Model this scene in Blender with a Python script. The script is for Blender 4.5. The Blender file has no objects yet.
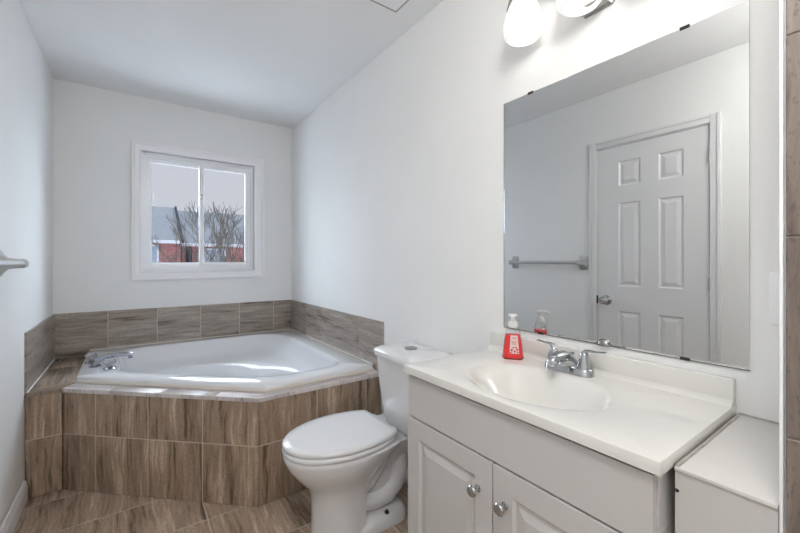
import bpy, bmesh, math, random
from mathutils import Vector, Matrix
random.seed(7)
S = bpy.context.scene
COL = S.collection
PI = math.pi

# ------------------------------------------------------------------ camera
CAM_Z = 1.189
cam_data = bpy.data.cameras.new('camera')
cam = bpy.data.objects.new('camera', cam_data)
COL.objects.link(cam)
cam.location = (0, 0, CAM_Z)
cam.rotation_euler = (math.radians(90), 0, math.radians(-35.546))
cam_data.sensor_width = 36.0
cam_data.lens = 36.0 * 373.2 / 800.0
cam_data.shift_y = -5.1 / 800.0
cam_data.clip_start = 0.02
cam_data.clip_end = 200
S.camera = cam

# ------------------------------------------------------------------ world, sun, exposure
wd = bpy.data.worlds.new('overcast_sky')
S.world = wd
wd.use_nodes = True
wn = wd.node_tree
wn.nodes.clear()
w_out = wn.nodes.new('ShaderNodeOutputWorld')
w_bg = wn.nodes.new('ShaderNodeBackground')
w_ramp = wn.nodes.new('ShaderNodeValToRGB')
w_sep = wn.nodes.new('ShaderNodeSeparateXYZ')
w_tc = wn.nodes.new('ShaderNodeTexCoord')
wn.links.new(w_tc.outputs['Generated'], w_sep.inputs[0])
wn.links.new(w_sep.outputs['Z'], w_ramp.inputs['Fac'])
w_ramp.color_ramp.elements[0].position = 0.22
w_ramp.color_ramp.elements[0].color = (0.55, 0.575, 0.64, 1)
w_ramp.color_ramp.elements[1].position = 0.9
w_ramp.color_ramp.elements[1].color = (2.4, 2.65, 3.1, 1)
wn.links.new(w_ramp.outputs['Color'], w_bg.inputs['Color'])
w_bg.inputs['Strength'].default_value = 1.0
wn.links.new(w_bg.outputs[0], w_out.inputs[0])

sun_d = bpy.data.lights.new('overcast_sun', 'SUN')
sun_d.energy = 18.5
sun_d.color = (0.74, 0.86, 1.0)
sun_d.angle = math.radians(110)
sun = bpy.data.objects.new('overcast_sun', sun_d)
COL.objects.link(sun)
sun.rotation_euler = Vector((-0.12, -1.0, -0.55)).to_track_quat('-Z', 'Y').to_euler()

FILL_LAMP_W = 23.0
SHADE_EMIT = 0.34
S.view_settings.view_transform = 'Standard'
S.view_settings.look = 'None'
S.view_settings.gamma = 1.0
S.view_settings.use_curve_mapping = False
S.view_settings.exposure = 0.28


# ------------------------------------------------------------------ materials
def lin(r, g, b):
    f = lambda c: (c / 255 / 12.92) if c / 255 <= 0.04045 else ((c / 255 + 0.055) / 1.055) ** 2.4
    return (f(r), f(g), f(b), 1)


def mat(name, rgb, rough=0.5, metal=0.0, coat=0.0, bump=0.0, bscale=60.0, var=0.0, vscale=3.0, spec=0.5):
    m = bpy.data.materials.new(name)
    m.use_nodes = True
    nt = m.node_tree
    b = nt.nodes['Principled BSDF']
    c = lin(*rgb)
    b.inputs['Base Color'].default_value = c
    b.inputs['Roughness'].default_value = rough
    b.inputs['Metallic'].default_value = metal
    b.inputs['Coat Weight'].default_value = coat
    b.inputs['Specular IOR Level'].default_value = spec
    tc = nt.nodes.new('ShaderNodeTexCoord')
    if var or True:
        n = nt.nodes.new('ShaderNodeTexNoise')
        n.inputs['Scale'].default_value = vscale
        n.inputs['Detail'].default_value = 4
        r = nt.nodes.new('ShaderNodeValToRGB')
        v = max(var, 0.01)
        r.color_ramp.elements[0].position = 0.3
        r.color_ramp.elements[1].position = 0.7
        r.color_ramp.elements[0].color = tuple(x * (1 - v) for x in c[:3]) + (1,)
        r.color_ramp.elements[1].color = tuple(min(1, x * (1 + v)) for x in c[:3]) + (1,)
        nt.links.new(tc.outputs['Object'], n.inputs['Vector'])
        nt.links.new(n.outputs['Fac'], r.inputs['Fac'])
        nt.links.new(r.outputs['Color'], b.inputs['Base Color'])
    if bump:
        n2 = nt.nodes.new('ShaderNodeTexNoise')
        n2.inputs['Scale'].default_value = bscale
        n2.inputs['Detail'].default_value = 3
        bp = nt.nodes.new('ShaderNodeBump')
        bp.inputs['Strength'].default_value = bump
        bp.inputs['Distance'].default_value = 0.002
        nt.links.new(tc.outputs['Object'], n2.inputs['Vector'])
        nt.links.new(n2.outputs['Fac'], bp.inputs['Height'])
        nt.links.new(bp.outputs[0], b.inputs['Normal'])
    return m


def travertine(name, dark, mid, light, rough=0.3, spec=0.5):
    """streaky stone look; the UV map runs in metres, V along the grain."""
    m = bpy.data.materials.new(name)
    m.use_nodes = True
    nt = m.node_tree
    L = nt.links.new
    b = nt.nodes['Principled BSDF']
    uv = nt.nodes.new('ShaderNodeUVMap')
    uv.uv_map = 'UVMap'

    def noise(sx, sy, detail, rough_, dist=0.0, src=None):
        mp = nt.nodes.new('ShaderNodeMapping')
        mp.inputs['Scale'].default_value = (sx, sy, 1)
        n = nt.nodes.new('ShaderNodeTexNoise')
        n.inputs['Scale'].default_value = 1
        n.inputs['Detail'].default_value = detail
        n.inputs['Roughness'].default_value = rough_
        n.inputs['Distortion'].default_value = dist
        L(src or uv.outputs[0], mp.inputs['Vector'])
        L(mp.outputs[0], n.inputs['Vector'])
        return n
    # warp the grain a little
    wv = noise(5, 4, 2, 0.5)
    sub = nt.nodes.new('ShaderNodeVectorMath')
    sub.operation = 'SUBTRACT'
    sub.inputs[1].default_value = (0.5, 0.5, 0.5)
    L(wv.outputs['Color'], sub.inputs[0])
    mul = nt.nodes.new('ShaderNodeVectorMath')
    mul.operation = 'MULTIPLY'
    mul.inputs[1].default_value = (0.05, 0.05, 0)
    L(sub.outputs[0], mul.inputs[0])
    add = nt.nodes.new('ShaderNodeVectorMath')
    L(uv.outputs[0], add.inputs[0])
    L(mul.outputs[0], add.inputs[1])
    broad = noise(13, 1.6, 3, 0.55, 0.2, add.outputs[0])
    fine = noise(60, 4.0, 6, 0.66, 0.5, add.outputs[0])
    pits = noise(150, 60, 3, 0.6, 0.0, add.outputs[0])
    mx = nt.nodes.new('ShaderNodeMath')
    mx.operation = 'MULTIPLY_ADD'
    mx.inputs[1].default_value = 0.54
    L(fine.outputs['Fac'], mx.inputs[0])
    m2 = nt.nodes.new('ShaderNodeMath')
    m2.operation = 'MULTIPLY'
    m2.inputs[1].default_value = 0.46
    L(broad.outputs['Fac'], m2.inputs[0])
    L(m2.outputs[0], mx.inputs[2])
    rp = nt.nodes.new('ShaderNodeValToRGB')
    cr = rp.color_ramp
    cr.elements[0].position = 0.39
    cr.elements[0].color = lin(*dark)
    cr.elements[1].position = 0.635
    cr.elements[1].color = lin(*light)
    e = cr.elements.new(0.465)
    e.color = lin(*[m_ * 0.93 for m_ in mid])
    e = cr.elements.new(0.55)
    e.color = lin(*[m_ * 1.05 for m_ in mid])
    L(mx.outputs[0], rp.inputs['Fac'])
    pr = nt.nodes.new('ShaderNodeValToRGB')
    pr.color_ramp.elements[0].position = 0.34
    pr.color_ramp.elements[0].color = (0.62, 0.6, 0.58, 1)
    pr.color_ramp.elements[1].position = 0.44
    pr.color_ramp.elements[1].color = (1, 1, 1, 1)
    L(pits.outputs['Fac'], pr.inputs['Fac'])
    mm = nt.nodes.new('ShaderNodeMix')
    mm.data_type = 'RGBA'
    mm.blend_type = 'MULTIPLY'
    mm.inputs['Factor'].default_value = 0.9
    L(rp.outputs['Color'], mm.inputs['A'])
    L(pr.outputs['Color'], mm.inputs['B'])
    L(mm.outputs['Result'], b.inputs['Base Color'])
    b.inputs['Roughness'].default_value = rough
    b.inputs['Specular IOR Level'].default_value = spec
    bp = nt.nodes.new('ShaderNodeBump')
    bp.inputs['Strength'].default_value = 0.12
    bp.inputs['Distance'].default_value = 0.001
    L(pits.outputs['Fac'], bp.inputs['Height'])
    L(bp.outputs[0], b.inputs['Normal'])
    return m


def glassy(name, tint=(1, 1, 1), gloss=0.08, rough=0.0, tr=1.0):
    """thin pane: see-through with a faint reflection."""
    m = bpy.data.materials.new(name)
    m.use_nodes = True
    nt = m.node_tree
    nt.nodes.clear()
    o = nt.nodes.new('ShaderNodeOutputMaterial')
    t = nt.nodes.new('ShaderNodeBsdfTransparent')
    t.inputs[0].default_value = (tint[0] * tr, tint[1] * tr, tint[2] * tr, 1)
    g = nt.nodes.new('ShaderNodeBsdfGlossy')
    g.inputs['Roughness'].default_value = rough
    mx = nt.nodes.new('ShaderNodeMixShader')
    lw = nt.nodes.new('ShaderNodeLayerWeight')
    lw.inputs['Blend'].default_value = gloss
    nt.links.new(lw.outputs['Fresnel'], mx.inputs['Fac'])
    nt.links.new(t.outputs[0], mx.inputs[1])
    nt.links.new(g.outputs[0], mx.inputs[2])
    nt.links.new(mx.outputs[0], o.inputs[0])
    return m


def brick(name):
    m = bpy.data.materials.new(name)
    m.use_nodes = True
    nt = m.node_tree
    b = nt.nodes['Principled BSDF']
    tc = nt.nodes.new('ShaderNodeTexCoord')
    mp = nt.nodes.new('ShaderNodeMapping')
    mp.inputs['Rotation'].default_value = (math.radians(90), 0, 0)
    br = nt.nodes.new('ShaderNodeTexBrick')
    br.inputs['Scale'].default_value = 1.0
    br.inputs['Brick Width'].default_value = 0.24
    br.inputs['Row Height'].default_value = 0.08
    br.inputs['Mortar Size'].default_value = 0.008
    br.inputs['Color1'].default_value = lin(146, 82, 80)
    br.inputs['Color2'].default_value = lin(116, 66, 66)
    br.inputs['Mortar'].default_value = lin(150, 130, 125)
    nt.links.new(tc.outputs['Object'], mp.inputs['Vector'])
    nt.links.new(mp.outputs[0], br.inputs['Vector'])
    nt.links.new(br.outputs['Color'], b.inputs['Base Color'])
    b.inputs['Roughness'].default_value = 0.9
    return m


def emissive(name, rgb, strength, bulb=False):
    m = bpy.data.materials.new(name)
    m.use_nodes = True
    nt = m.node_tree
    b = nt.nodes['Principled BSDF']
    b.inputs['Base Color'].default_value = (0.9, 0.9, 0.9, 1)
    b.inputs['Roughness'].default_value = 0.35
    b.inputs['Emission Color'].default_value = rgb
    b.inputs['Emission Strength'].default_value = strength
    return m


M = dict(
    wall=mat('white_wall_paint', (242, 242, 241), 0.85, bump=0.08, bscale=160, var=0.01),
    ceiling=mat('white_ceiling_paint', (244, 244, 244), 0.9, bump=0.12, bscale=120, var=0.012),
    trim=mat('white_trim_paint', (248, 248, 250), 0.35, var=0.008),
    vinyl=mat('white_window_vinyl', (248, 249, 252), 0.3),
    acrylic=mat('white_tub_acrylic', (232, 233, 236), 0.12, coat=0.5),
    caulk=mat('ivory_caulk', (222, 214, 204), 0.5, var=0.04, vscale=20),
    china=mat('white_china', (230, 229, 230), 0.08, coat=0.6),
    seat=mat('white_toilet_seat_plastic', (233, 233, 235), 0.22),
    marble=mat('white_cultured_marble', (228, 226, 221), 0.12, coat=0.4, var=0.012),
    cabinet=mat('grey_white_thermofoil', (206, 203, 201), 0.4, var=0.01),
    cabinet_dark=mat('cabinet_gap_shadow_grey', (120, 116, 113), 0.7),
    ledge=mat('white_painted_ledge', (216, 213, 209), 0.45, var=0.02, vscale=9),
    door=mat('white_door_paint', (232, 232, 233), 0.35),
    chrome=mat('polished_chrome', (186, 188, 191), 0.05, metal=1.0),
    nickel=mat('brushed_nickel', (168, 166, 163), 0.24, metal=1.0),
    grey_plate=mat('grey_painted_bar', (186, 188, 188), 0.3),
    grout=mat('pale_beige_grout', (206, 192, 178), 0.85, var=0.05, vscale=40),
    grout_dark=mat('taupe_grout', (134, 124, 117), 0.85),
    tub_chrome=mat('darker_chrome', (172, 176, 186), 0.08, metal=1.0),  # chrome in a darker tone, for the tub faucet
    dark=mat('dark_gap', (40, 38, 37), 0.8),
    darkmetal=mat('dark_bolt', (60, 56, 55), 0.5, metal=0.6),
    brick=brick('red_brick'),
    roof=mat('grey_shingle_roof', (84, 87, 91), 0.95, bump=0.3, bscale=20, var=0.12, vscale=5),
    fascia=mat('white_outdoor_trim', (172, 172, 176), 0.7),
    outglass=mat('dark_outdoor_glass', (120, 128, 138), 0.15),
    downpipe=mat('charcoal_downpipe', (34, 35, 40), 0.95, spec=0.1),
    bark=mat('grey_brown_bark', (74, 66, 60), 0.9, var=0.2, vscale=6),
    snow=mat('thin_snow_lawn', (238, 240, 242), 0.95, var=0.15, vscale=0.8),
    fence=mat('weathered_fence', (128, 118, 110), 0.9, var=0.1),
    pump=mat('frosted_white_pump_plastic', (232, 232, 230), 0.35),
    label=mat('pale_bottle_label', (236, 214, 212), 0.45),
    labelred=mat('red_label_print', (198, 34, 38), 0.45),
    scuff_gap_shade=mat('scuffed_caulk_gap_shade_grey', (178, 172, 166), 0.7, var=0.15, vscale=60),  # scuffed caulk, and the painted shadow gap around the vent
        rubber=mat('braided_hose_grey', (120, 118, 116), 0.5, metal=0.4),
)
M['tile_front'] = travertine('brown_travertine_front', (104, 82, 66), (168, 146, 126), (214, 194, 174), 0.35)
M['tile_splash'] = travertine('taupe_travertine_splash', (106, 90, 78), (162, 151, 141), (192, 183, 174), 0.3)
M['tile_floor'] = travertine('tan_travertine_floor', (120, 97, 80), (180, 159, 140), (226, 208, 192), 0.3)
M['tile_shelf'] = travertine('tan_travertine_shelf', (118, 98, 82), (156, 138, 122), (186, 170, 156), 0.25)
M['tile_shower'] = travertine('grey_brown_travertine_shower', (96, 84, 76), (126, 114, 106), (146, 136, 128), 0.35)
M['tile_deck_glare'] = travertine('glare_pale_travertine_deck', (188, 178, 174), (206, 197, 194), (222, 216, 214), 0.3)  # strip tiles paled to carry the window glare in their colour
M['pane'] = glassy('clear_window_glass', gloss=0.06, tr=0.93)
M['crystal'] = bpy.data.materials.new('clear_acrylic')
M['crystal'].use_nodes = True
_b = M['crystal'].node_tree.nodes['Principled BSDF']
_b.inputs['Base Color'].default_value = (0.80, 0.82, 0.86, 1)
_b.inputs['Roughness'].default_value = 0.03
_b.inputs['Transmission Weight'].default_value = 0.85
_b.inputs['IOR'].default_value = 1.35
M['liquid'] = bpy.data.materials.new('red_soap')
M['liquid'].use_nodes = True
_b = M['liquid'].node_tree.nodes['Principled BSDF']
_b.inputs['Base Color'].default_value = lin(246, 62, 62)
_b.inputs['Roughness'].default_value = 0.12
_b.inputs['Transmission Weight'].default_value = 0.0
_b.inputs['Coat Weight'].default_value = 0.3
M['bottle'] = glassy('clear_bottle_plastic', gloss=0.06, tr=0.96, rough=0.05)
M['mirror'] = mat('silvered_mirror', (222, 224, 224), 0.0, metal=1.0)
for _n in M['mirror'].node_tree.nodes:
    if _n.type == 'VALTORGB':
        for _e in _n.color_ramp.elements:
            _e.color = (0.74, 0.75, 0.75, 1)
M['shade'] = emissive('lit_frosted_glass', (1.0, 0.965, 0.92, 1), SHADE_EMIT)
_nt = M['shade'].node_tree
_tr = _nt.nodes.new('ShaderNodeBsdfTransparent')
_tr.inputs[0].default_value = (0.97, 0.97, 0.97, 1)
_mx = _nt.nodes.new('ShaderNodeMixShader')
_mx.inputs['Fac'].default_value = 0.86
_nt.links.new(_tr.outputs[0], _mx.inputs[1])
_nt.links.new(_nt.nodes['Principled BSDF'].outputs[0], _mx.inputs[2])
_nt.links.new(_mx.outputs[0], _nt.nodes['Material Output'].inputs[0])
M['bulb'] = emissive('lit_bulb', (1.0, 0.965, 0.92, 1), 2.2)


# ------------------------------------------------------------------ mesh building
def root_loc(o):
    while o.parent:
        o = o.parent
    return Vector(o.location)


class MB:
    def __init__(self):
        self.bm = bmesh.new()
        self.uvl = self.bm.loops.layers.uv.new('UVMap')
        self.mi = 0

    def face(self, vs, uvs=None, smooth=True):
        try:
            f = self.bm.faces.new(vs)
        except ValueError:
            return None
        f.material_index = self.mi
        f.smooth = smooth
        if uvs:
            for l, u in zip(f.loops, uvs):
                l[self.uvl].uv = u
        return f

    def v(self, co):
        return self.bm.verts.new(co)

    def box(self, x0, x1, y0, y1, z0, z1, bevel=0.0):
        c = [self.v((x, y, z)) for x in (x0, x1) for y in (y0, y1) for z in (z0, z1)]
        fs = [(0, 1, 3, 2), (4, 6, 7, 5), (0, 4, 5, 1), (2, 3, 7, 6), (0, 2, 6, 4), (1, 5, 7, 3)]
        out = [self.face([c[i] for i in f]) for f in fs]
        if bevel:
            es = list({e for f in out for e in f.edges})
            bmesh.ops.bevel(self.bm, geom=es, offset=bevel, segments=2, profile=0.6, affect='EDGES')
        return self

    def prism(self, poly, z0, z1, bevel=0.0):
        lo = [self.v((p[0], p[1], z0)) for p in poly]
        hi = [self.v((p[0], p[1], z1)) for p in poly]
        n = len(poly)
        fs = [self.face(hi), self.face(lo[::-1])]
        for i in range(n):
            fs.append(self.face([lo[i], lo[(i + 1) % n], hi[(i + 1) % n], hi[i]]))
        if bevel:
            es = list({e for e in fs[0].edges})
            bmesh.ops.bevel(self.bm, geom=es, offset=bevel, segments=2, profile=0.6, affect='EDGES')
        return self

    def loft(self, rings, cap0=True, cap1=True, closed=True):
        vr = [[self.v(p) for p in r] for r in rings]
        n = len(rings[0])
        for a, b in zip(vr, vr[1:]):
            for i in range(n if closed else n - 1):
                self.face([a[i], a[(i + 1) % n], b[(i + 1) % n], b[i]])
        if cap0:
            self.face(vr[0][::-1])
        if cap1:
            self.face(vr[-1])
        return self

    def tube(self, path, r, n=10, cap=True):
        P = [Vector(p) for p in path]
        R = r if isinstance(r, (list, tuple)) else [r] * len(P)
        rings = []
        up = None
        for i, p in enumerate(P):
            t = (P[min(i + 1, len(P) - 1)] - P[max(i - 1, 0)]).normalized()
            if up is None:
                a = Vector((0, 0, 1)) if abs(t.z) < 0.9 else Vector((1, 0, 0))
                up = t.cross(a).normalized()
            up = (up - t * up.dot(t)).normalized()
            w = t.cross(up)
            rr = R[i]
            ra, rb = rr if isinstance(rr, tuple) else (rr, rr)
            rings.append([p + up * ra * math.cos(2 * PI * k / n) + w * rb * math.sin(2 * PI * k / n) for k in range(n)])
        return self.loft(rings, cap, cap)

    def lathe(self, prof, origin=(0, 0, 0), axis=(0, 0, 1), n=24, cap0=True, cap1=True):
        A = Vector(axis).normalized()
        a = Vector((1, 0, 0)) if abs(A.x) < 0.9 else Vector((0, 1, 0))
        U = A.cross(a).normalized()
        W = A.cross(U)
        O = Vector(origin)
        return self.loft([[O + A * h + (U * math.cos(2 * PI * k / n) + W * math.sin(2 * PI * k / n)) * max(r, 1e-5)
                           for k in range(n)] for r, h in prof], cap0, cap1)

    def paneled(self, O, U, V, N, w, h, th, panels, inset=0.014, depth=0.007, slope=0.02):
        """a slab whose front face carries raised panels."""
        O, U, V, N = Vector(O), Vector(U), Vector(V), Vector(N)
        P = lambda u, v, d=0: O + U * u + V * v + N * d
        us = sorted({0, w} | {p[0] for p in panels} | {p[1] for p in panels})
        vs = sorted({0, h} | {p[2] for p in panels} | {p[3] for p in panels})
        for a, b in zip(us, us[1:]):
            for c, d in zip(vs, vs[1:]):
                mu, mv = (a + b) / 2, (c + d) / 2
                if any(p[0] < mu < p[1] and p[2] < mv < p[3] for p in panels):
                    continue
                self.face([self.v(P(*q)) for q in ((a, c), (b, c), (b, d), (a, d))])
        for p in panels:
            R = []
            for ins, dep in ((0, 0), (inset * .5, -depth), (inset, -depth), (inset + slope, -0.001)):
                R.append([P(p[0] + ins, p[2] + ins, dep), P(p[1] - ins, p[2] + ins, dep),
                          P(p[1] - ins, p[3] - ins, dep), P(p[0] + ins, p[3] - ins, dep)])
            self.loft(R, False, True)
        c = [(0, 0), (w, 0), (w, h), (0, h)]
        self.loft([[P(u, v, -th) for u, v in c], [P(u, v, -0.0015) for u, v in c], ], True, False)
        self.loft([[P(u, v, -0.0015) for u, v in c], [P(u, v, 0) for u, v in c]], False, False)
        return self

    def xf(self, mtx):
        bmesh.ops.transform(self.bm, matrix=mtx, verts=self.bm.verts[:])
        return self

    def build(self, name, mats, parent=None, sharp=35, bevel=0.0, subsurf=0, recalc=True, loc=None):
        if recalc:
            bmesh.ops.recalc_face_normals(self.bm, faces=self.bm.faces[:])
        off = root_loc(parent) if parent else Vector(loc or (0, 0, 0))
        if off.length:
            bmesh.ops.translate(self.bm, verts=self.bm.verts[:], vec=-off)
        me = bpy.data.meshes.new(name)
        self.bm.to_mesh(me)
        self.bm.free()
        for m in (mats if isinstance(mats, (list, tuple)) else [mats]):
            me.materials.append(M[m] if isinstance(m, str) else m)
        me.set_sharp_from_angle(angle=math.radians(sharp))
        o = bpy.data.objects.new(name, me)
        COL.objects.link(o)
        if parent:
            o.parent = parent
        elif loc:
            o.location = loc
        if bevel:
            b = o.modifiers.new('bevel', 'BEVEL')
            b.width = bevel
            b.segments = 2
            b.limit_method = 'ANGLE'
            b.angle_limit = math.radians(40)
        if subsurf:
            s = o.modifiers.new('subsurf', 'SUBSURF')
            s.levels = s.render_levels = subsurf
        return o


def thing(name, label, cat, loc, group=None):
    o = bpy.data.objects.new(name, None)
    COL.objects.link(o)
    o.location = loc
    o.empty_display_size = 0.1
    return tag(o, label, cat, group)


def tag(o, label, cat, group=None):
    o['label'] = label
    o['category'] = cat
    if group:
        o['group'] = group
    return o


def struct(o):
    o['kind'] = 'structure'
    return o


def sroot(name, loc):
    o = bpy.data.objects.new(name, None)
    COL.objects.link(o)
    o.location = loc
    return struct(o)


def tiles(mb, O, U, V, N, us, vs, grain='v', gap=0.005, th=0.008, skip=None):
    """a field of separate tiles cut at the seams us x vs, over a grout bed (material 1)."""
    O, U, V, N = Vector(O), Vector(U), Vector(V), Vector(N)
    P = lambda u, v, d=0: O + U * u + V * v + N * d
    for a, b in zip(us, us[1:]):
        for c, d in zip(vs, vs[1:]):
            if skip and skip(a, b, c, d):
                continue
            ox, oy = random.uniform(0, 40), random.uniform(0, 40)
            g = gap / 2
            a2, b2, c2, d2 = a + g, b - g, c + g, d - g
            e = 0.0012
            r0 = [(a2, c2), (b2, c2), (b2, d2), (a2, d2)]
            r1 = [(a2 + e, c2 + e), (b2 - e, c2 + e), (b2 - e, d2 - e), (a2 + e, d2 - e)]
            uvf = (lambda u, v: (u + ox, v + oy)) if grain == 'v' else (lambda u, v: (v + ox, u + oy))
            mb.mi = 0
            lv = [[mb.v(P(u, v, h)) for u, v in r] for r, h in ((r0, 0), (r0, th - e), (r1, th))]
            for k in range(2):
                ra, rb = (r0, r0) if k == 0 else (r0, r1)
                for i in range(4):
                    j = (i + 1) % 4
                    mb.face([lv[k][i], lv[k][j], lv[k + 1][j], lv[k + 1][i]],
                            [uvf(*ra[i]), uvf(*ra[j]), uvf(*rb[j]), uvf(*rb[i])])
            mb.face(lv[2], [uvf(*q) for q in r1])
    mb.mi = 1
    u0, u1, v0, v1 = us[0] + gap * .6, us[-1] - gap * .6, vs[0] + gap * .6, vs[-1] - gap * .6
    c = [(u0, v0), (u1, v0), (u1, v1), (u0, v1)]
    h = th - 0.0018
    mb.loft([[P(u, v, -0.001) for u, v in c], [P(u, v, h) for u, v in c]], True, True)
    mb.mi = 0
    return mb


def rrect(x0, x1, y0, y1, r, z, n=6):
    pts = []
    for cx, cy, a0 in ((x1 - r, y1 - r, 0), (x0 + r, y1 - r, 90), (x0 + r, y0 + r, 180), (x1 - r, y0 + r, 270)):
        for k in range(n + 1):
            a = math.radians(a0 + 90 * k / n)
            pts.append((cx + r * math.cos(a), cy + r * math.sin(a), z))
    return pts


# ------------------------------------------------------------------ room shell
L, R, D, C, B = -0.442, 1.2, 3.422, 2.429, -1.0
WT = 0.11
WX0, WX1, WZ0, WZ1 = 0.05, 0.865, 1.115, 2.025      # window opening
DY0, DY1, DZ = 0.744, 1.421, 2.024                  # door opening

# floor of large rectangular tiles
fl = MB()
xs = [L + 0.002, -0.2, 0.1, 0.4, 0.7, 1.0, R - 0.002]
ys = [B] + [2.215 - 0.2985 * k for k in range(10, -1, -1)] + [2.5135, 2.812, D]
tiles(fl, (0, 0, -0.008), (1, 0, 0), (0, 1, 0), (0, 0, 1), [L, 0.28, 0.88, R], ys, 'v', 0.006)
struct(fl.build('floor', ['tile_floor', 'grout']))

struct(MB().box(L - WT, R + WT, B - WT, D + WT, C, C + 0.1).build('ceiling', 'ceiling'))
struct(MB().box(R, R + WT, B - WT, D + WT, -0.1, C).build('wall_right', 'wall'))
struct(MB().box(L - WT, R + WT, B - WT, B, -0.1, C).build('wall_near', 'wall'))
wl = MB()
wl.box(L - WT, L, B, DY0, -0.1, C)
wl.box(L - WT, L, DY1, D + WT, -0.1, C)
wl.box(L - WT, L, DY0, DY1, DZ, C)
wl.box(L - WT - 0.02, L - WT, DY0 - .1, DY1 + .1, -0.1, C)
struct(wl.build('wall_left', 'wall'))
wf = MB()
wf.box(L, WX0, D, D + WT, -0.1, C)
wf.box(WX1, R, D, D + WT, -0.1, C)
wf.box(WX0, WX1, D, D + WT, -0.1, WZ0)
wf.box(WX0, WX1, D, D + WT, WZ1, C)
struct(wf.build('wall_far', 'wall'))

# short wall between vanity and shower, tiled on its end and on the shower side
SY, SX = 0.1255, 0.80
st = MB().box(SX + 0.008, R, 0.02, SY, -0.01, C)
sw = struct(st.build('wall_shower', 'wall'))
t = tiles(MB(), (SX + 0.008, 0.012, 0), (0, 1, 0), (0, 0, 1), (-1, 0, 0), [0, SY - 0.0165], [0, 0.32, 0.622, 0.924, 1.226, 1.528, 1.83, 2.132, C - .001], 'v', 0.003)
t.build('end_tile', ['tile_shower', 'grout_dark'], sw, recalc=True)
t = tiles(MB(), (SX, 0.02, 0), (1, 0, 0), (0, 0, 1), (0, -1, 0), [0, 0.2, R - SX], [0, 0.32, 0.622, 0.924, 1.226, 1.528, 1.83, 2.132, C - .001], 'v', 0.003)
t.build('shower_tile', ['tile_shower', 'grout_dark'], sw)
MB().box(SX - 0.003, SX + 0.008, SY - 0.0034, SY + 0.0008, 0.0, C, 0.001).build('edge_strip', 'trim', sw)

# baseboard on the left wall, stepped profile
bb = MB()
prof = [(0, 0), (0.014, 0), (0.014, 0.07), (0.010, 0.078), (0.010, 0.088), (0.005, 0.1), (0, 0.1)]
for y0, y1 in ((DY1 + 0.07, 2.595), (B, DY0 - 0.07)):
    bb.loft([[(L + p, y, z) for p, z in prof] for y in (y0, y1)])
struct(bb.build('baseboard_left', 'trim', sharp=20))
struct(MB().box(R - 0.013, R, 1.03, 1.85, 0, 0.1, 0.003).build('baseboard_right', 'trim'))

# door in the left wall (seen in the mirror)
dr = sroot('door_1', (L, (DY0 + DY1) / 2, 0))
W_, H_ = DY1 - DY0 - 0.012, DZ - 0.014
pan = []
for u0, u1 in ((0.735 - 0.879 + 0.268, 0.0), ):
    pass
cols = [(0.135 - 0.0, 0.273), (0.382, 0.524)]        # measured from the hinge side
rows = [(1.73, 1.905), (1.012, 1.608), (0.24, 0.833)]
for a, b in cols:
    for c, d in rows:
        pan.append((a - 0.006, b - 0.006, c - 0.006, d - 0.006))
MB().paneled((L - 0.004, DY0 + 0.006, 0.006), (0, 1, 0), (0, 0, 1), (1, 0, 0), W_, H_, 0.035, pan, 0.016, 0.008, 0.022).build('door_panel', 'door', dr, sharp=12)
fr = MB()
cw = 0.052
for y0, y1, z0, z1 in ((DY0 - cw, DY0 - 0.001, 0, DZ + cw), (DY1 + 0.001, DY1 + cw, 0, DZ + cw), (DY0 - 0.001, DY1 + 0.001, DZ + 0.001, DZ + cw)):
    fr.box(L, L + 0.009, y0, y1, z0, z1, 0.002)
    if z0 == 0:
        s = 1 if y0 > 1 else -1
        ye = y1 if s > 0 else y0
        fr.box(L + .009, L + 0.014, min(ye, ye - s * 0.018), max(ye, ye - s * 0.018), 0, z1, 0.003)
    else:
        fr.box(L + .009, L + 0.014, y0, y1, z1 - 0.018, z1, 0.003)
fr.box(L - 0.1, L - 0.002, DY0 - 0.001, DY0 + 0.004, 0, DZ)
fr.box(L - 0.1, L - 0.002, DY1 - 0.004, DY1 + 0.001, 0, DZ)
fr.box(L - 0.1, L - 0.002, DY0, DY1, DZ - 0.006, DZ + 0.001)
fr.build('door_casing', 'door', dr)
kb = MB()
kb.lathe([(0.0, 0), (0.036, 0), (0.036, 0.004), (0.030, 0.009), (0.012, 0.014), (0.011, 0.028), (0.022, 0.034), (0.030, 0.044), (0.029, 0.056), (0.018, 0.067), (0.0, 0.069)],
         (L - 0.004, 1.350, 0.905), (1, 0, 0))
kb.build('doorknob', 'chrome', dr)
MB().box(L - 0.004, L + 0.001, DY1 - 0.009, DY1 + 0.002, 0.875, 0.935).build('latch_plate', 'darkmetal', dr)
for z in (0.25, 1.05, 1.83):
    h = MB()
    h.tube([(L + 0.006, DY0 + 0.002, z - 0.04), (L + 0.006, DY0 + 0.002, z + 0.04)], 0.0055, 8)
    h.build('hinge', 'grey_plate', dr)

# ------------------------------------------------------------------ window
win = sroot('window_1', ((WX0 + WX1) / 2, D, WZ0))
ca = MB()
ox0, ox1, oz0, oz1 = -0.012, 0.952, 1.046, 2.092


def frame_loft(mb, outer, inner, prof):
    """prof: list of (t 0 outer..1 inner, y)"""
    rings = []
    for tt, y in prof:
        x0 = outer[0] + (inner[0] - outer[0]) * tt
        x1 = outer[1] + (inner[1] - outer[1]) * tt
        z0 = outer[2] + (inner[2] - outer[2]) * tt
        z1 = outer[3] + (inner[3] - outer[3]) * tt
        rings.append([(x0, y, z0), (x1, y, z0), (x1, y, z1), (x0, y, z1)])
    mb.loft(rings, False, False)


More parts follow.
